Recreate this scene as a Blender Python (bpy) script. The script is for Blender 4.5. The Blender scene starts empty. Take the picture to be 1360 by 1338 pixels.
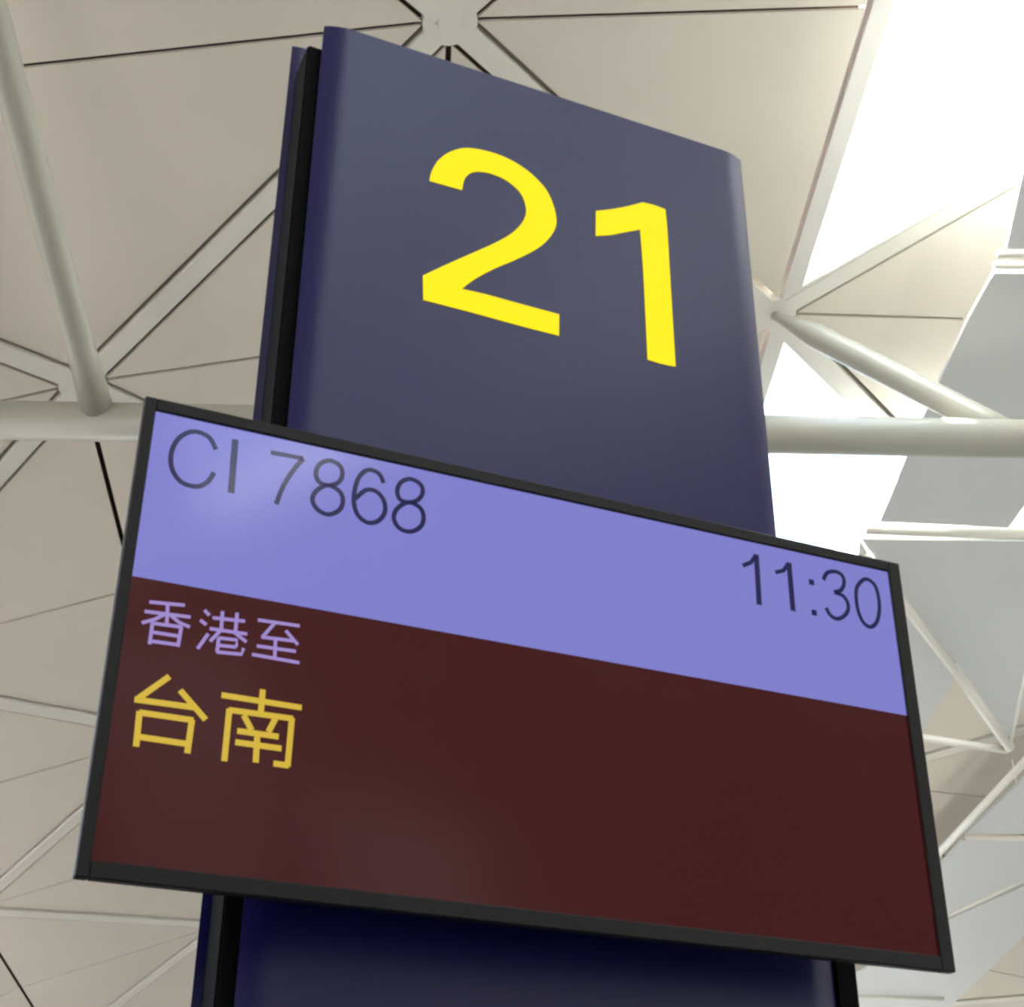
import bpy, bmesh, math, random
from mathutils import Vector, Matrix
from mathutils.geometry import tessellate_polygon
sc = bpy.context.scene
COL = sc.collection
R = math.radians

# ------------------------------------------------------------------ camera
cam_d = bpy.data.cameras.new('camera')
cam = bpy.data.objects.new('camera', cam_d)
COL.objects.link(cam)
cam_d.sensor_fit = 'HORIZONTAL'
cam_d.sensor_width = 36.0
cam_d.lens = 36.0 * 1967.8 / 1360.0
cam_d.clip_start = 0.05
cam_d.clip_end = 500
PITCH, ROLL = 0.51229, 0.00371
EYE = Vector((0, 0, 1.6))
cam.matrix_world = (Matrix.Translation(EYE) @ Matrix.Rotation(math.pi/2 + PITCH, 4, 'X')
                    @ Matrix.Rotation(ROLL, 4, 'Z'))
sc.camera = cam

# ------------------------------------------------------------------ sky, sun, exposure
W = bpy.data.worlds.new('sky')
sc.world = W
W.use_nodes = True
wn = W.node_tree
sky = wn.nodes.new('ShaderNodeTexSky')
sky.sky_type = 'NISHITA'
sky.sun_disc = False
sky.sun_elevation = R(58)
sky.sun_rotation = R(240)
sky.air_density = 1.0
sky.dust_density = 3.0
sky.ozone_density = 1.0
haze = wn.nodes.new('ShaderNodeMix')          # bright hazy day: the blue sky veiled with white
haze.data_type = 'RGBA'
haze.inputs['Factor'].default_value = 0.65
haze.inputs['B'].default_value = (1.0, .98, .94, 1)
wn.links.new(sky.outputs[0], haze.inputs['A'])
wn.links.new(haze.outputs['Result'], wn.nodes['Background'].inputs[0])
SKY_STRENGTH = 4.2
wn.nodes['Background'].inputs[1].default_value = SKY_STRENGTH
sun_d = bpy.data.lights.new('sun', 'SUN')
sun = bpy.data.objects.new('sun', sun_d)
COL.objects.link(sun)
sun_d.energy = 170.0
sun_d.angle = R(0.6)
sun_d.color = (1.0, 0.95, 0.87)
sun.rotation_euler = Vector((0.34, -0.2, -1.0)).to_track_quat('-Z', 'Y').to_euler()   # high up, slightly from the left
vs = sc.view_settings
vs.view_transform = 'Standard'
vs.look = 'None'
vs.gamma = 1.0
vs.use_curve_mapping = False
vs.exposure = 0.12
sc.cycles.use_denoising = True
sc.cycles.max_bounces = 10
sc.cycles.diffuse_bounces = 7
sc.cycles.transparent_max_bounces = 12
sc.cycles.sample_clamp_indirect = 6.0
sc.cycles.filter_width = 3.0

# ------------------------------------------------------------------ materials
def srgb(r, g, b):
    f = lambda c: (c/255/12.92) if c/255 <= .04045 else ((c/255+.055)/1.055)**2.4
    return (f(r), f(g), f(b), 1)

def mat(name, col, rough=.5, spec=.5, metal=0, noise=0, scale=3.0, emit=None, es=0, coat=0, bump=0):
    m = bpy.data.materials.new(name)
    m.use_nodes = True
    t = m.node_tree
    p = t.nodes['Principled BSDF']
    p.inputs['Base Color'].default_value = col
    p.inputs['Roughness'].default_value = rough
    p.inputs['Specular IOR Level'].default_value = spec
    p.inputs['Metallic'].default_value = metal
    p.inputs['Coat Weight'].default_value = coat
    if noise:
        tc = t.nodes.new('ShaderNodeTexCoord')
        n = t.nodes.new('ShaderNodeTexNoise')
        n.inputs['Scale'].default_value = scale
        n.inputs['Detail'].default_value = 3
        mx = t.nodes.new('ShaderNodeMix')
        mx.data_type = 'RGBA'
        mx.inputs['A'].default_value = tuple(c*(1-noise) for c in col[:3]) + (1,)
        mx.inputs['B'].default_value = tuple(min(1, c*(1+noise)) for c in col[:3]) + (1,)
        t.links.new(tc.outputs['Object'], n.inputs['Vector'])
        t.links.new(n.outputs['Fac'], mx.inputs['Factor'])
        t.links.new(mx.outputs['Result'], p.inputs['Base Color'])
        if bump:
            b = t.nodes.new('ShaderNodeBump')
            b.inputs['Strength'].default_value = bump
            t.links.new(n.outputs['Fac'], b.inputs['Height'])
            t.links.new(b.outputs['Normal'], p.inputs['Normal'])
    if emit:
        p.inputs['Emission Color'].default_value = emit
        p.inputs['Emission Strength'].default_value = es
    return m

def glass_mat(name):
    m = bpy.data.materials.new(name)
    m.use_nodes = True
    t = m.node_tree
    t.nodes.clear()
    o = t.nodes.new('ShaderNodeOutputMaterial')
    mix = t.nodes.new('ShaderNodeMixShader')
    lw = t.nodes.new('ShaderNodeLayerWeight')      # reflects a little more at grazing angles, on both faces alike
    pw = t.nodes.new('ShaderNodeMath')
    pw.operation = 'POWER'
    pw.inputs[1].default_value = 5
    fr = t.nodes.new('ShaderNodeMath')
    fr.operation = 'MULTIPLY_ADD'
    fr.inputs[1].default_value = .7
    fr.inputs[2].default_value = .04
    t.links.new(lw.outputs['Facing'], pw.inputs[0])
    t.links.new(pw.outputs[0], fr.inputs[0])
    tr = t.nodes.new('ShaderNodeBsdfTransparent')
    tr.inputs['Color'].default_value = (.93, .96, .95, 1)
    gl = t.nodes.new('ShaderNodeBsdfGlossy')
    gl.inputs['Roughness'].default_value = .03
    t.links.new(fr.outputs[0], mix.inputs[0])
    t.links.new(tr.outputs[0], mix.inputs[1])
    t.links.new(gl.outputs[0], mix.inputs[2])
    t.links.new(mix.outputs[0], o.inputs[0])
    return m

M = dict(
    panel=mat('ceiling_panel_white', (.695, .64, .555, 1), .75, .25, noise=.05, scale=.7),
    rib=mat('rib_white', (.74, .715, .64, 1), .5, .4),
    backing=mat('roof_void_brown', (.15, .105, .075, 1), .9, .1),
    curb=mat('curb_white', (.76, .74, .69, 1), .5, .3),
    tube=mat('tube_paint', (.39, .39, .33, 1), .38, .5, noise=.03, scale=1.5),
    reflector=mat('reflector_grey', (.66, .675, .67, 1), .45, .4, noise=.03, scale=.8),
    rail=mat('rail_white', (.85, .83, .75, 1), .4, .5),
    glass=glass_mat('skylight_glass'),
    floor=mat('floor_stone', (.085, .085, .085, 1), .35, .5, noise=.08, scale=1.2),
    asphalt=mat('asphalt_dark', (.055, .055, .058, 1), .85, .2, noise=.1, scale=2),
    wall=mat('wall_blocker_dark', (.09, .09, .09, 1), .7, .3, noise=.05, scale=.5),  # for the added light-blocking walls
    blue=mat('pylon_navy', (.005, .005, .066, 1), .33, .32, noise=.04, scale=2),
    core=mat('pylon_core_black', (.006, .006, .006, 1), .85, .05),
    yellow=mat('lit_yellow', (.45, .37, .004, 1), .6, .12, emit=srgb(255, 231, 6), es=.68),
    bezel=mat('bezel_black', (.010, .010, .010, 1), .5, .17),
    steel=mat('bracket_steel', (.05, .05, .055, 1), .4, .5, metal=.6),
    header=mat('screen_header_lit', (.004, .004, .004, 1), .12, .2, emit=srgb(126, 126, 204), es=.90),
    red=mat('screen_red_lit', (.004, .004, .004, 1), .12, .2, emit=srgb(60, 5, 9), es=.90),
    ink=mat('screen_ink', (.004, .004, .004, 1), .12, .2, emit=srgb(26, 26, 74), es=.90),
    lilac=mat('screen_lilac_lit', (.004, .004, .004, 1), .12, .2, emit=srgb(160, 138, 205), es=.90),
    gold=mat('screen_gold_lit', (.004, .004, .004, 1), .12, .2, emit=srgb(212, 180, 58), es=.90),
)

# ------------------------------------------------------------------ helpers
def link_mesh(name, bm, m, parent=None, smooth=False):
    bmesh.ops.recalc_face_normals(bm, faces=bm.faces[:])
    me = bpy.data.meshes.new(name)
    bm.to_mesh(me)
    bm.free()
    if m is not None:
        me.materials.append(m)
    if smooth:
        for p in me.polygons:
            p.use_smooth = True
    o = bpy.data.objects.new(name, me)
    COL.objects.link(o)
    if parent is not None:
        o.parent = parent
    return o

def empty(name, loc=(0, 0, 0), rz=0):
    o = bpy.data.objects.new(name, None)
    o.location = loc
    o.rotation_euler = (0, 0, rz)
    o.empty_display_size = .2
    COL.objects.link(o)
    return o

def tag(o, label=None, cat=None, group=None, kind=None):
    if label: o['label'] = label
    if cat: o['category'] = cat
    if group: o['group'] = group
    if kind: o['kind'] = kind
    return o

def add_box(bm, x0, x1, y0, y1, z0, z1, bev=0, seg=2):
    v = [bm.verts.new(p) for p in ((x0,y0,z0),(x1,y0,z0),(x1,y1,z0),(x0,y1,z0),(x0,y0,z1),(x1,y0,z1),(x1,y1,z1),(x0,y1,z1))]
    fs = [bm.faces.new([v[k] for k in f]) for f in ((3,2,1,0),(4,5,6,7),(0,1,5,4),(1,2,6,5),(2,3,7,6),(3,0,4,7))]
    if bev:
        es = {e for f in fs for e in f.edges}
        bmesh.ops.bevel(bm, geom=list(es), offset=bev, segments=seg, affect='EDGES')

def add_prism(bm, pts, d):
    """pts: planar polygon (Vectors); extruded by the vector d"""
    a = [bm.verts.new(p) for p in pts]
    b = [bm.verts.new(Vector(p) + d) for p in pts]
    n = len(pts)
    bm.faces.new(a)
    bm.faces.new(b[::-1])
    for k in range(n):
        bm.faces.new((a[k], b[k], b[(k+1) % n], a[(k+1) % n]))

def add_bar(bm, p, q, w, h, up=Vector((0, 0, 1)), drop=0.0):
    """rectangular bar from p to q, width w across, height h along up"""
    p, q = Vector(p), Vector(q)
    t = (q-p).normalized()
    s = t.cross(up).normalized()
    u = s.cross(t).normalized()
    pts = [p + s*a*w/2 + u*(b*h - drop) for a, b in ((-1, 0), (1, 0), (1, 1), (-1, 1))]
    add_prism(bm, pts, q-p)

def add_tube(bm, rings, n=28, cap=True):
    """rings: [(centre, radius)]"""
    loops = []
    for k, (c, r) in enumerate(rings):
        a = Vector(rings[max(0, k-1)][0]); b = Vector(rings[min(len(rings)-1, k+1)][0])
        t = (b-a).normalized()
        s = t.cross(Vector((0, 0, 1)))
        if s.length < .01: s = Vector((1, 0, 0))
        s.normalize()
        u = s.cross(t)
        loops.append([bm.verts.new(Vector(c) + (s*math.cos(2*math.pi*i/n) + u*math.sin(2*math.pi*i/n))*r) for i in range(n)])
    for A, B in zip(loops, loops[1:]):
        for i in range(n):
            bm.faces.new((A[i], A[(i+1) % n], B[(i+1) % n], B[i]))
    if cap:
        bm.faces.new(loops[0][::-1]); bm.faces.new(loops[-1])

def catmull(p, sharp, sub=4):
    """closed outline, smoothed except at the vertices whose index is in sharp"""
    n = len(p); out = []
    for k in range(n):
        p1, p2 = Vector(p[k]), Vector(p[(k+1) % n])
        p0 = Vector(p[k-1]) if k not in sharp else p1*2 - p2
        p3 = Vector(p[(k+2) % n]) if (k+1) % n not in sharp else p2*2 - p1
        if k in sharp and (k+1) % n in sharp:
            out.append(p1); continue
        for s in range(sub):
            t = s/sub
            out.append(.5*((2*p1) + (p2-p0)*t + (2*p0-5*p1+4*p2-p3)*t*t + (3*p1-p0-3*p2+p3)*t**3))
    return out

def open_smooth(p, sub=5):
    if len(p) < 4: return [Vector(q) for q in p]
    closed = (Vector(p[0]) - Vector(p[-1])).length < 1e-6
    out = []
    n = len(p)
    for k in range(n-1):
        p1, p2 = Vector(p[k]), Vector(p[k+1])
        p0 = Vector(p[k-1]) if k > 0 else (Vector(p[-2]) if closed else p1*2-p2)
        p3 = Vector(p[k+2]) if k < n-2 else (Vector(p[1]) if closed else p2*2-p1)
        for s in range(sub):
            t = s/sub
            out.append(.5*((2*p1) + (p2-p0)*t + (2*p0-5*p1+4*p2-p3)*t*t + (3*p1-p0-3*p2+p3)*t**3))
    out.append(Vector(p[-1]))
    return out

def add_stroke(bm, pts, w, y, th):
    """a ribbon of width w along 2-D points, in the X-Z plane of its parent, thickness th towards -Y"""
    pts = [Vector(p) for p in pts]
    closed = (pts[0]-pts[-1]).length < 1e-6
    L = []
    for k, p in enumerate(pts):
        a = pts[k-1] if k > 0 else (pts[-2] if closed else p)
        b = pts[k+1] if k < len(pts)-1 else (pts[1] if closed else p)
        t = (b-a).normalized()
        nrm = Vector((-t.y, t.x))
        L.append((p + nrm*w/2, p - nrm*w/2))
    rows = []
    for l, r in L:
        rows.append([bm.verts.new((l.x, y-th, l.y)), bm.verts.new((r.x, y-th, r.y)), bm.verts.new((r.x, y, r.y)), bm.verts.new((l.x, y, l.y))])
    for A, B in zip(rows, rows[1:]):
        for k in range(4):
            bm.faces.new((A[k], A[(k+1) % 4], B[(k+1) % 4], B[k]))
    if not closed:
        bm.faces.new(rows[0][::-1]); bm.faces.new(rows[-1])

# ------------------------------------------------------------------ floor
bm = bmesh.new()
add_box(bm, -11, 30, -24, 56, -.3, 0)
tag(link_mesh('floor', bm, M['floor']), 'pale polished stone concourse floor', None, None, 'structure')

bm = bmesh.new()
add_box(bm, -120, 140, -110, 160, -.8, -.32)  # added dark ground, keeps sunlit bounce off the ceiling
tag(link_mesh('ground', bm, M['asphalt']), 'unseen dark asphalt apron added to cut light bounced into the hall', None, None, 'structure')

# ------------------------------------------------------------------ unseen walls added to hold back sky light (behind, left and far ahead)
def wall(name, y, z0, z1, lab):
    b = bmesh.new()
    add_box(b, -40, 55, y, y+.3, z0, z1)
    tag(link_mesh(name, b, M['wall']), lab, None, None, 'structure')
wall('wall_blocker_back', -24.0, 0, 18, 'unseen plain dark wall added behind the viewer to dim the hall')  # added; dark so that little light reflects in the pylon
bm = bmesh.new()
add_box(bm, -11.5, -11.2, -24, 16, 0, 4.3)  # added to darken the left of the ceiling
add_box(bm, -11.5, -11.2, 16, 56, 0, 2.9)
tag(link_mesh('wall_blocker_left', bm, M['wall']), 'unseen dark wall added to block sky light from the left', None, None, 'structure')
wall('wall_blocker_front', 56.0, 0, 1.2, 'unseen low dark wall added to block light at the far end')  # added; kept low so the far ceiling stays brighter

# ------------------------------------------------------------------ the vaulted lattice roof
# A shallow barrel vault of radius VR whose axis runs away from the viewer and dips slightly;
# nodes (i, j): i counts rows along the axis, j counts columns across; nodes exist where i + j is even.
AL, VX, VZ, VR = 0.06708, 5.9096, 11.10, 33.83
DPH, PH0, Y0, DY, SL = 0.10504, -0.17391, 8.62926, 3.73742, 0.11339
CA, SA = math.cos(AL), math.sin(AL)

def loc2w(x, y, z):
    return Vector((CA*x - SA*y, SA*x + CA*y, z))

def node(i, j, lift=0.0):
    ph = PH0 + j*DPH
    y = Y0 + i*DY
    x = VX + (VR+lift)*math.sin(ph)
    z = VZ + (VR+lift)*math.cos(ph) - VR - SL*(y-12)
    return loc2w(x, y, z)

def nrm(i, j):
    ph = PH0 + j*DPH
    return loc2w(math.sin(ph), SL*math.cos(ph), math.cos(ph)).normalized()

RIB_W, GAP, SEAM = .20, .055, .026
I0, I1, J0, J1 = -2, 9, -3, 6          # panels built one by one (all that can be seen)

def inset_tri(P, d):
    """P: three corners, d[k]: inset of edge k (from corner k to k+1)"""
    a, b, c = P
    n = (b-a).cross(c-a).normalized()
    lines = []
    for k in range(3):
        p, q = P[k], P[(k+1) % 3]
        t = (q-p).normalized()
        s = n.cross(t)
        lines.append((p + s*d[k], t))
    out = []
    for k in range(3):
        (p, t), (q, u) = lines[k-1], lines[k]
        # intersection of two coplanar lines
        w = q-p
        den = t.cross(u).dot(n)
        out.append(p + t*(w.cross(u).dot(n)/den))
    return out

def is_glass(i, j, side):
    """the half diamond (centre i, j; side +1 is the higher j) that is a skylight"""
    return (j == 1 and side == 1 and i % 2 == 0) or (j == 3 and side == -1 and i % 2 == 0 and (i <= 2 or i >= 8))

bm = bmesh.new()                          # the dark void closing the roof behind the joints
for i in range(-8, 12):
    for j in range(-3, 9):
        if (i+j) % 2 == 0: continue
        for side in (-1, 1):
            if is_glass(i, j, side): continue
            pts = [node(i-1, j, .20), node(i, j+side, .20), node(i+1, j, .20)]
            add_prism(bm, pts, Vector((0, 0, .08)))
ceiling = link_mesh('ceiling', bm, M['backing'])
tag(ceiling, 'vaulted white lattice ceiling of triangular panels', None, None, 'structure')

far = bmesh.new()
n_panel = 0
for i in range(-8, 12):
    for j in range(-3, 9):
        if (i+j) % 2 == 0: continue
        c = node(i, j)
        for side in (-1, 1):
            if is_glass(i, j, side): continue
            for v in (-1, 1):
                P = [c, node(i+v, j), node(i, j+side)]
                a = [SEAM, RIB_W/2+GAP, SEAM*.8]
                if (P[1]-P[0]).cross(P[2]-P[0]).z < 0:
                    P = [P[0], P[2], P[1]]; a = a[::-1]
                T = inset_tri(P, a)
                near = I0 <= i <= I1 and J0 <= j <= J1
                b = bmesh.new() if near else far
                add_prism(b, T, nrm(i, j)*.03)
                if near:
                    link_mesh('ceiling_panel', b, M['panel'], ceiling)
                    n_panel += 1
o = link_mesh('outer_ceiling_panels', far, M['panel'], ceiling)
o['kind'] = 'stuff'

far = bmesh.new()
for i in range(-8, 12):
    for j in range(-3, 9):
        if (i+j) % 2: continue
        for dj in (-1, 1):
            if i+1 > 12 or not -4 <= j+dj <= 9: continue
            near = I0-1 <= i <= I1 and J0-1 <= j <= J1+1 and J0-1 <= j+dj <= J1+1
            b = bmesh.new() if near else far
            add_bar(b, node(i, j), node(i+1, j+dj), RIB_W, .20, (nrm(i, j)+nrm(i+1, j+dj)).normalized(), .025)
            if near:
                link_mesh('ceiling_rib', b, M['rib'], ceiling)
o = link_mesh('outer_ceiling_ribs', far, M['rib'], ceiling)
o['kind'] = 'stuff'

for i in range(I0-1, I1+2):
    for j in range(J0-1, J1+2):
        if (i+j) % 2: continue
        b = bmesh.new()
        n = nrm(i, j); c = node(i, j)
        s = loc2w(1, 0, 0); s = (s - n*s.dot(n)).normalized(); u = n.cross(s)
        pts = [c - n*.03 + (s*math.cos(k*math.pi/8)*.23 + u*math.sin(k*math.pi/8)*.23) for k in range(16)]
        add_prism(b, pts, n*.1)
        link_mesh('node_plate', b, M['rib'], ceiling)

# skylights: a glazed triangle on a white upstand
for i in range(-6, 11, 2):
    for jc, side in ((1, 1), (3, -1)):
        if jc == 3 and 2 < i < 8: continue
        P = [node(i-1, jc), node(i, jc+side), node(i+1, jc)]
        n = nrm(i, jc + side*.4)
        if (P[1]-P[0]).cross(P[2]-P[0]).dot(n) < 0:
            P = [P[0], P[2], P[1]]
        axial = [abs((P[k]-P[(k+1) % 3]).length - 2*DY) < .15 for k in range(3)]
        outer = inset_tri(P, [.028 if a else RIB_W/2+.004 for a in axial])
        inner = inset_tri(P, [.20 if a else RIB_W/2+.05 for a in axial])
        b = bmesh.new()
        H = .55
        vo = [b.verts.new(p - n*.02) for p in outer]; vi = [b.verts.new(p - n*.02) for p in inner]
        wo = [b.verts.new(p + n*H) for p in outer]; wi = [b.verts.new(p + n*H) for p in inner]
        for k in range(3):
            l = (k+1) % 3
            b.faces.new((vo[k], vi[k], vi[l], vo[l])); b.faces.new((vi[k], wi[k], wi[l], vi[l]))
            b.faces.new((wo[k], vo[k], vo[l], wo[l])); b.faces.new((wi[k], wo[k], wo[l], wi[l]))
        curb = link_mesh('skylight_upstand', b, M['curb'], ceiling)
        b = bmesh.new()
        add_prism(b, [p + n*(H-.06) for p in inset_tri(P, [.195 if a else RIB_W/2+.045 for a in axial])], n*.02)
        link_mesh('skylight_pane', b, M['glass'], curb)

# ------------------------------------------------------------------ tie tube and raking struts below the vault
bm = bmesh.new()
add_tube(bm, [(Vector((-10, 11.07, 8.75)), .178), (Vector((16, 11.798, 8.75)), .178)], 40)
tag(link_mesh('roof_tube', bm, M['tube'], smooth=True), 'thick off-white horizontal steel tube passing behind the sign pylon', 'beam')
def strut(a, b, r0, r1, r2, label):
    bm = bmesh.new()
    a, b = Vector(a), Vector(b)
    add_tube(bm, [(a, r0), (a.lerp(b, .12), r1), (a.lerp(b, .80), r1), (a.lerp(b, .97), r2), (b, r2)], 32)
    return tag(link_mesh('roof_strut', bm, M['tube'], smooth=True), label, 'strut')
sL = Vector((-3.717, 11.246, 8.80)); sR = Vector((4.568, 11.478, 8.78))
strut(sL, node(-1, -1) - Vector((0, 0, .02)), .15, .125, .07, 'long off-white strut rising from the horizontal tube at the left edge')
strut(sR, node(1, 1) - Vector((0, 0, .02)), .13, .13, .055, 'off-white strut slanting from the tube up to the node by the white skylight')

# ------------------------------------------------------------------ suspended reflectors under the skylights
def plate(name, pts, label, rails=(), wing=None):
    r = empty(name, pts[0])
    o0 = Vector(pts[0])
    b = bmesh.new()
    add_prism(b, [Vector(p)-o0 for p in pts], Vector((0, 0, .05)))
    link_mesh('plate', b, M['reflector'], r)
    if wing:
        b = bmesh.new()
        add_prism(b, [Vector(p)-o0 for p in wing], Vector((0, 0, .05)))
        link_mesh('plate', b, M['reflector'], r)
    c = sum((Vector(p) for p in pts), Vector())/len(pts) - o0
    b = bmesh.new()
    add_tube(b, [(c + Vector((0, 0, .04)), .012), (c + Vector((0, 0, 1.12)), .012)], 8)
    link_mesh('hanger_rod', b, M['rail'], r)
    for n_, p, q, rad in rails:
        b = bmesh.new()
        add_tube(b, [(Vector(p)-o0, rad), (Vector(q)-o0, rad)], 16)
        link_mesh(n_, b, M['rail'], r, smooth=True)
    return tag(r, label, 'reflector')

S = [
 ('near grey reflector plate at the right edge, ending in a double white rail', [(4.47,10.56,10.21),(4.38,9.8,10.29),(4.31,9.07,10.38),(4.19,7.61,10.55),(6.3,7.63,10.56),(6.85,10.59,10.22)],
  (('cross_rail', (4.41,10.63,10.2), (7.01,10.66,10.21), .035), ('cross_rail', (4.42,10.77,10.185), (7.08,10.80,10.195), .035))),
 ('large grey reflector plate behind the strut and the horizontal tube', [(4.44,10.87,10.17),(4.36,11.48,10.1),(4.3,12.3,10.0),(4.24,13.57,9.85),(4.19,14.82,9.71),(5.7,14.95,9.71),(6.21,10.90,10.18)], ()),
 ('wide folded grey reflector under the thick white cross rail', [(4.05,15.16,9.67),(6.65,15.24,9.68),(7.19,20.22,9.1),(5.98,18.31,9.32),(4.83,16.54,9.51)],
  (('cross_rail', (4.06,14.95,9.69), (6.8,15.13,9.69), .066), ('side_rail', (7.23,20.46,9.08), (6.33,15.31,9.67), .03),
   ('ridge_rail', (4.15,15.45,9.6), (5.85,18.13,9.31), .06), ('edge_rail', (5.8,18.05,9.35), (7.23,20.46,9.08), .075), ('end_rail', (5.01,19.89,9.13), (7.22,20.56,9.07), .055)),
  [(4.03,15.16,9.67),(4.42,15.90,9.58),(4.80,16.54,9.51),(5.95,18.34,9.31),(5.83,20.12,9.11),(4.66,19.75,9.14)]),
 ('small far grey reflector triangle above a lit yellowish rail', [(7.79,21.21,8.99),(7.36,23.52,8.72),(9.02,23.56,8.73)],
  (('edge_rail', (7.61,20.76,9.05), (7.08,24.55,8.6), .06),)),
 ('far grey reflector plate just below the lit yellowish rail', [(7.37,23.81,8.69),(7.17,25.98,8.44),(7.86,27.19,8.3),(9.39,24.78,8.59),(9.11,23.86,8.7)],
  (('cross_rail', (7.41,23.67,8.71), (9.31,23.72,8.71), .05),)),
 ('farthest pale grey reflector plate by the lower right corner of the display', [(7.89,27.61,8.25),(9.26,25.2,8.54),(9.78,26.96,8.34),(9.27,32.7,7.67),(9.33,34.51,7.46),(7.48,34.44,7.46),(6.8,30.77,7.88)],
  (('edge_rail', (7.73,27.53,8.26), (9.35,24.65,8.61), .04), ('cross_rail', (6.5,31.65,7.77), (9.01,31.89,7.76), .05))),
]
for lab, pts, rails, *wing in S:
    plate('light_reflector', pts, lab, rails, *wing)

# ------------------------------------------------------------------ gate sign pylon
YAW = 0.40925
BX, BY, TVZ = 0.06942, 1.93372, 2.38561
py = empty('sign_pylon', (BX, BY, 0), YAW)
tag(py, 'tall navy blue sign pylon with a big lit yellow 21', 'sign')

def bowed_panel(u0, u1, z0, z1, y_front, th, roll=.05, back=.012):
    """vertical sheet with rolled long edges; y_front is its face (local -Y is the front)"""
    b = bmesh.new()
    prof = []
    n = 8
    for k in range(n+1):
        t = k/n
        prof.append((u0 + roll*t, y_front + back*(1-t)**2))
    for k in range(n+1):
        t = k/n
        prof.append((u1 - roll*(1-t), y_front + back*t**2))
    backp = [(u1 - .004, y_front + th + back*.6), (u0 + .004, y_front + th + back*.6)]
    pts = [Vector((x, y, z0)) for x, y in prof+backp]
    add_prism(b, pts, Vector((0, 0, z1-z0)))
    return b

TOP = TVZ + 1.270
MID = TVZ - .06
link_mesh('front_panel', bowed_panel(-.389, .480, MID, TOP, .124, .022), M['blue'], py)
link_mesh('front_panel', bowed_panel(-.389, .505, .04, MID, .124, .022), M['blue'], py)
link_mesh('back_panel', bowed_panel(-.424, .49, .04, TVZ+1.292, .222, .014, .03, .004), M['blue'], py)
bm = bmesh.new()
add_box(bm, -.412, .455, .1465, .2205, .02, TVZ+1.225, .003)
link_mesh('core', bm, M['core'], py)
bm = bmesh.new()
add_box(bm, .507, .547, .132, .172, .03, TVZ-.10, .004)
link_mesh('side_channel', bm, M['core'], py)
bm = bmesh.new()
add_box(bm, -.46, .57, .09, .29, 0, .022, .004)
link_mesh('base_plate', bm, M['steel'], py)

TWO =  [(-0.1811, 0.9699), (-0.1782, 0.9908), (-0.169, 1.0169), (-0.1548, 1.0386), (-0.1375, 1.0558), (-0.1169, 1.0691), (-0.09, 1.0759), (-0.0599, 1.078), (-0.0294, 1.0741), (0.0012, 1.0628), (0.0256, 1.0464), (0.0451, 1.0252), (0.057, 0.9965), (0.0626, 0.966), (0.0597, 0.9437), (0.0483, 0.9188), (0.0299, 0.8932), (0.0058, 0.869), (-0.0239, 0.8432), (-0.0588, 0.8148), (-0.0929, 0.7823), (-0.1163, 0.7542), (-0.0699, 0.7564), (-0.0125, 0.7557), (0.0652, 0.7554), (0.0643, 0.7105), (-0.0128, 0.71), (-0.0977, 0.7112), (-0.1835, 0.7109), (-0.186, 0.7604), (-0.144, 0.7976), (-0.0992, 0.8358), (-0.059, 0.8703), (-0.0296, 0.8991), (-0.0087, 0.9283), (0.0016, 0.9529), (0.003, 0.9733), (-0.0041, 0.9975), (-0.0174, 1.0124), (-0.0385, 1.024), (-0.0626, 1.0279), (-0.0836, 1.0256), (-0.1014, 1.0179), (-0.1119, 1.0055), (-0.1175, 0.9906), (-0.1202, 0.9705), (-0.1505, 0.97)]
ONE =  [(0.1435, 1.0133), (0.1758, 1.0285), (0.2087, 1.047), (0.2422, 1.0681), (0.2672, 1.0698), (0.2902, 1.0677), (0.2919, 1.0197), (0.2918, 0.932), (0.2916, 0.8261), (0.2917, 0.7097), (0.2638, 0.708), (0.2361, 0.7091), (0.2365, 0.81), (0.2363, 0.9147), (0.2342, 1.0008), (0.1994, 0.9821), (0.1734, 0.9678), (0.1415, 0.9546)]
for pts, sharp, in ((TWO, (0, 21, 24, 25, 28, 29, 45)), (ONE, (0, 5, 9, 11, 14, 17, 3))):
    b = bmesh.new()
    out = catmull(pts, sharp, 4)
    tris = tessellate_polygon([[Vector((p.x, p.y, 0)) for p in out]])
    fr = [b.verts.new((p.x, .1225, p.y+TVZ)) for p in out]
    bk = [b.verts.new((p.x, .1240, p.y+TVZ)) for p in out]
    for t3 in tris:
        b.faces.new([fr[k] for k in t3]); b.faces.new([bk[k] for k in t3[::-1]])
    for k in range(len(out)):
        l = (k+1) % len(out)
        b.faces.new((fr[k], fr[l], bk[l], bk[k]))
    link_mesh('digit', b, M['yellow'], py)

# ------------------------------------------------------------------ flight display in front of the pylon
tv = empty('flight_display', (BX, BY, TVZ), YAW)
tag(tv, 'wide black-framed flight display showing a lilac header over dark red', 'screen')
U0, U1, V0, V1 = -.6235, .5955, -.3365, .3098          # outside of the frame
s0, s1, w0, w1 = -.6075, .5727, -.3160, .2912          # visible screen
FR = -.030                                             # front face
bm = bmesh.new()
add_box(bm, U0+.004, U1-.004, FR+.010, .018, V0+.013, V1-.004, .004)
link_mesh('housing', bm, M['bezel'], tv)
for n_, q in (('frame_side', (U0, s0, V0, V1)), ('frame_side', (s1, U1, V0, V1)), ('frame_top', (s0, s1, w1, V1)), ('frame_bottom', (s0, s1, V0, w0))):
    bm = bmesh.new()
    add_box(bm, q[0], q[1], FR-.002, FR+.014, q[2], q[3], .0015, 1)
    link_mesh(n_, bm, M['bezel'], tv)
bm = bmesh.new()
add_box(bm, s0, s1, FR+.0025, FR+.0095, w0, w1)
scr = link_mesh('screen_panel', bm, M['red'], tv)
bm = bmesh.new()
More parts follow.
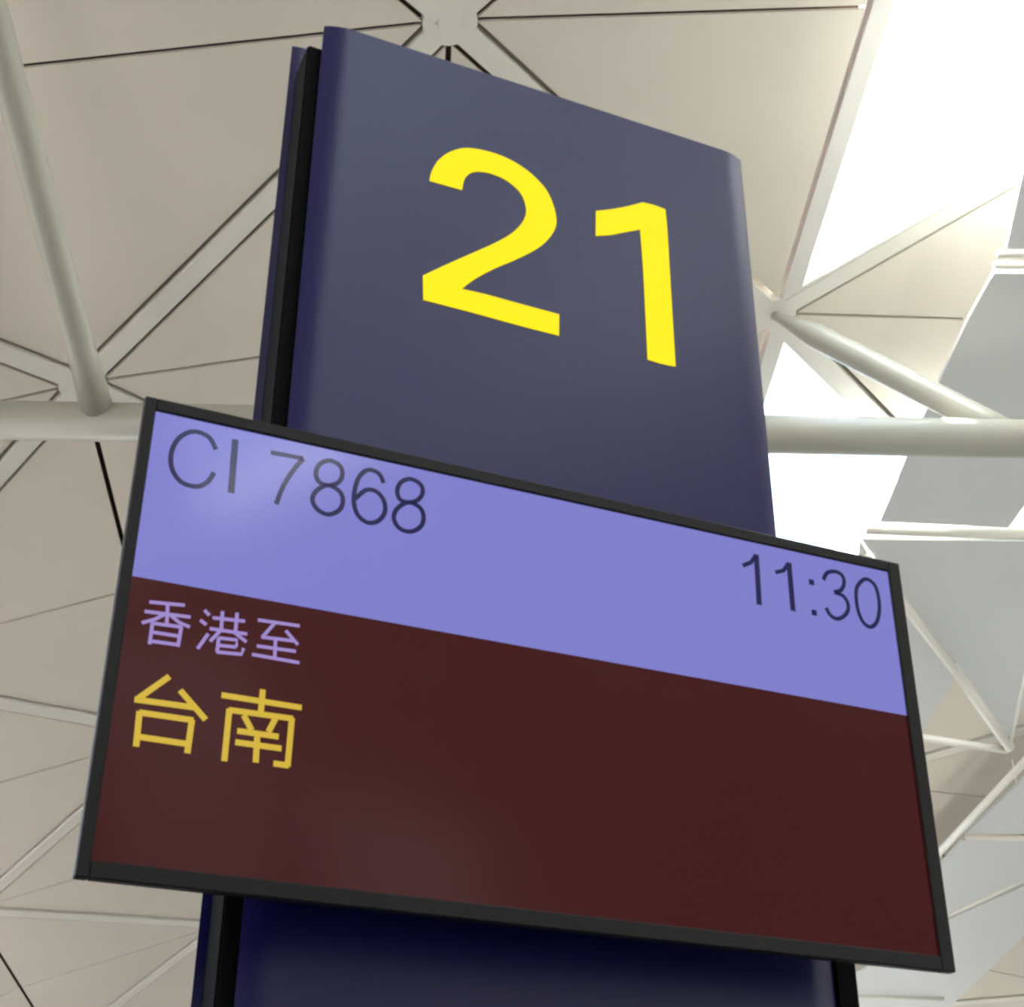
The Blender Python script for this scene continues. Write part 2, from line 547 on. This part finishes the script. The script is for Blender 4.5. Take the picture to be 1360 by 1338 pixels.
add_box(bm, s0+.0003, s1-.0003, FR+.0018, FR+.0026, .0455, w1-.0003)
h = link_mesh('header_band', bm, M['header'], scr)
h['label'] = 'lit lilac band across the top of the screen'
GLYPHS = {
 'C' : (0, [[(-0.5216, 0.252), (-0.5318, 0.2676), (-0.5461, 0.273), (-0.5596, 0.2701), (-0.572, 0.2578), (-0.5786, 0.2404), (-0.5791, 0.2206), (-0.5736, 0.2043), (-0.5634, 0.1931), (-0.5512, 0.1893), (-0.5379, 0.1911), (-0.527, 0.2013), (-0.5206, 0.2165)]]) ,
 'I' : (0, [[(-0.4975, 0.2739), (-0.4952, 0.191)]]) ,
 '7' : (0, [[(-0.4472, 0.2657), (-0.4241, 0.2667), (-0.4013, 0.2671)], [(-0.4013, 0.2671), (-0.4104, 0.252), (-0.4213, 0.2293), (-0.4286, 0.2078), (-0.4331, 0.1879)]]) ,
 '8' : (0, [[(-0.3638, 0.2731), (-0.3488, 0.2684), (-0.3443, 0.2551), (-0.3498, 0.2408), (-0.364, 0.2335), (-0.3769, 0.2362), (-0.382, 0.2484), (-0.3778, 0.2637), (-0.3638, 0.2731)], [(-0.364, 0.2335), (-0.3472, 0.228), (-0.3411, 0.2153), (-0.3449, 0.1992), (-0.3595, 0.1885), (-0.3748, 0.192), (-0.3839, 0.205), (-0.3795, 0.2208), (-0.364, 0.2335)]]) ,
 '6' : (0, [[(-0.2837, 0.2558), (-0.2918, 0.2692), (-0.307, 0.2719), (-0.3194, 0.2587), (-0.325, 0.237), (-0.3253, 0.2147), (-0.3181, 0.1963), (-0.3031, 0.1883), (-0.2886, 0.1946), (-0.28, 0.2105), (-0.2826, 0.2282), (-0.2943, 0.2398), (-0.3091, 0.2386), (-0.3241, 0.221)]]) ,
 '8b' : (0, [[(-0.2445, 0.2717), (-0.2298, 0.2668), (-0.2256, 0.2552), (-0.2314, 0.2416), (-0.2452, 0.2336), (-0.2592, 0.2354), (-0.2635, 0.2488), (-0.2583, 0.2632), (-0.2445, 0.2717)], [(-0.2452, 0.2336), (-0.2279, 0.2279), (-0.2229, 0.2127), (-0.2278, 0.1975), (-0.2426, 0.1875), (-0.2587, 0.1902), (-0.2667, 0.2041), (-0.2617, 0.2206), (-0.2452, 0.2336)]]) ,
 '1' : (0, [[(0.3244, 0.271), (0.3219, 0.1842)], [(0.2979, 0.2459), (0.3136, 0.2549), (0.3236, 0.2697)]]) ,
 '1b' : (0, [[(0.3835, 0.2689), (0.3824, 0.1854)], [(0.3567, 0.2463), (0.3719, 0.2527), (0.3826, 0.2677)]]) ,
 ':' : (0, [[(0.4173, 0.2426), (0.4269, 0.2427)], [(0.4165, 0.19), (0.4259, 0.19)]]) ,
 '3' : (0, [[(0.4449, 0.2514), (0.4541, 0.2655), (0.4698, 0.271), (0.4823, 0.2664), (0.4843, 0.2538), (0.4769, 0.2401), (0.463, 0.2333)], [(0.463, 0.2333), (0.4793, 0.2301), (0.4869, 0.2177), (0.4828, 0.2015), (0.4663, 0.1882), (0.4519, 0.1907), (0.4443, 0.2029)]]) ,
 '0' : (0, [[(0.5261, 0.269), (0.5424, 0.2633), (0.5478, 0.2431), (0.5463, 0.2184), (0.5381, 0.1961), (0.5252, 0.1852), (0.5128, 0.1898), (0.5057, 0.2057), (0.504, 0.2279), (0.5084, 0.2514), (0.5261, 0.269)]]) ,
 'xiang' : (1, [[(-0.5817, 0.0141), (-0.5375, 0.0181)], [(-0.5859, 0.0004), (-0.5285, 0.0033)], [(-0.5589, 0.0167), (-0.557, -0.0106)], [(-0.5596, 0.0022), (-0.5718, -0.0078), (-0.5875, -0.0157)], [(-0.5555, 0.0023), (-0.5414, -0.0068), (-0.528, -0.0103)], [(-0.5744, -0.0128), (-0.5745, -0.0422)], [(-0.5749, -0.0138), (-0.5379, -0.0121)], [(-0.5385, -0.0115), (-0.5397, -0.0394)], [(-0.5747, -0.0256), (-0.5389, -0.0251)], [(-0.5748, -0.0378), (-0.5394, -0.0368)]]) ,
 'gang' : (1, [[(-0.5123, 0.0161), (-0.5051, 0.0102)], [(-0.516, 0.0016), (-0.5077, -0.0034)], [(-0.5153, -0.0378), (-0.5041, -0.0152)], [(-0.5009, 0.0076), (-0.459, 0.0106)], [(-0.4892, 0.019), (-0.4883, -0.0065)], [(-0.4703, 0.0205), (-0.47, -0.0072)], [(-0.503, -0.0078), (-0.4547, -0.0065)], [(-0.4891, -0.008), (-0.5007, -0.025)], [(-0.4709, -0.0074), (-0.4547, -0.0176)], [(-0.4902, -0.0183), (-0.467, -0.0171), (-0.4671, -0.0263)], [(-0.4903, -0.0176), (-0.4905, -0.038)], [(-0.4908, -0.0284), (-0.467, -0.0269)], [(-0.4911, -0.0378), (-0.4593, -0.0353), (-0.4576, -0.0266)]]) ,
 'zhi' : (1, [[(-0.4427, 0.0155), (-0.3873, 0.0174)], [(-0.4208, 0.0148), (-0.4352, -0.0077)], [(-0.4362, -0.0072), (-0.3927, -0.0049)], [(-0.4052, 0.0075), (-0.3877, -0.0094)], [(-0.441, -0.0205), (-0.3896, -0.0189)], [(-0.4176, -0.0066), (-0.4164, -0.0349)], [(-0.446, -0.0331), (-0.3838, -0.0337)]]) ,
 'tai' : (2, [[(-0.5455, -0.0801), (-0.5815, -0.1167)], [(-0.5836, -0.1164), (-0.5075, -0.1151)], [(-0.5305, -0.0958), (-0.4953, -0.1286)], [(-0.5757, -0.1303), (-0.5743, -0.1749)], [(-0.576, -0.1319), (-0.5102, -0.1317)], [(-0.512, -0.1311), (-0.513, -0.1743)], [(-0.5752, -0.1623), (-0.5113, -0.1627)]]) ,
 'nan' : (2, [[(-0.4792, -0.0936), (-0.3763, -0.0938)], [(-0.428, -0.0777), (-0.4279, -0.1092)], [(-0.4676, -0.1099), (-0.4673, -0.1776)], [(-0.4681, -0.1115), (-0.3862, -0.1101)], [(-0.3878, -0.1094), (-0.3884, -0.1732)], [(-0.387, -0.1718), (-0.4065, -0.1717)], [(-0.449, -0.1155), (-0.4373, -0.1332)], [(-0.4088, -0.1135), (-0.4161, -0.1323)], [(-0.4552, -0.1368), (-0.4026, -0.1365)], [(-0.4562, -0.1516), (-0.3978, -0.1513)], [(-0.4298, -0.1343), (-0.4286, -0.1738)]]) ,
}
WID = {0: .0068, 1: .0046, 2: .0076}
for k, (t, strokes) in GLYPHS.items():
    if k == ':':
        for q in strokes:
            b = bmesh.new()
            add_stroke(b, q, .0095, FR+.0017, .0003)
            link_mesh('colon_dot', b, M['ink'], scr)
        continue
    b = bmesh.new()
    for q in strokes:
        w = WID[t] * (1.35 if k in ('I', '1', '1b') and len(q) == 2 else 1)
        base = FR + (.0017 if t == 0 else .0024)
        add_stroke(b, open_smooth(q) if t == 0 else q, w, base, .0003)
    link_mesh('character', b, M[('ink', 'lilac', 'gold')[t]], scr)
bm = bmesh.new()
add_box(bm, -.20, .20, .018, .034, -.20, .20, .003)
link_mesh('mount_plate', bm, M['steel'], tv)
for x in (-.14, .14):
    bm = bmesh.new()
    add_box(bm, x-.02, x+.02, .034, .1235, -.16, .16, .003)
    link_mesh('mount_arm', bm, M['steel'], tv)
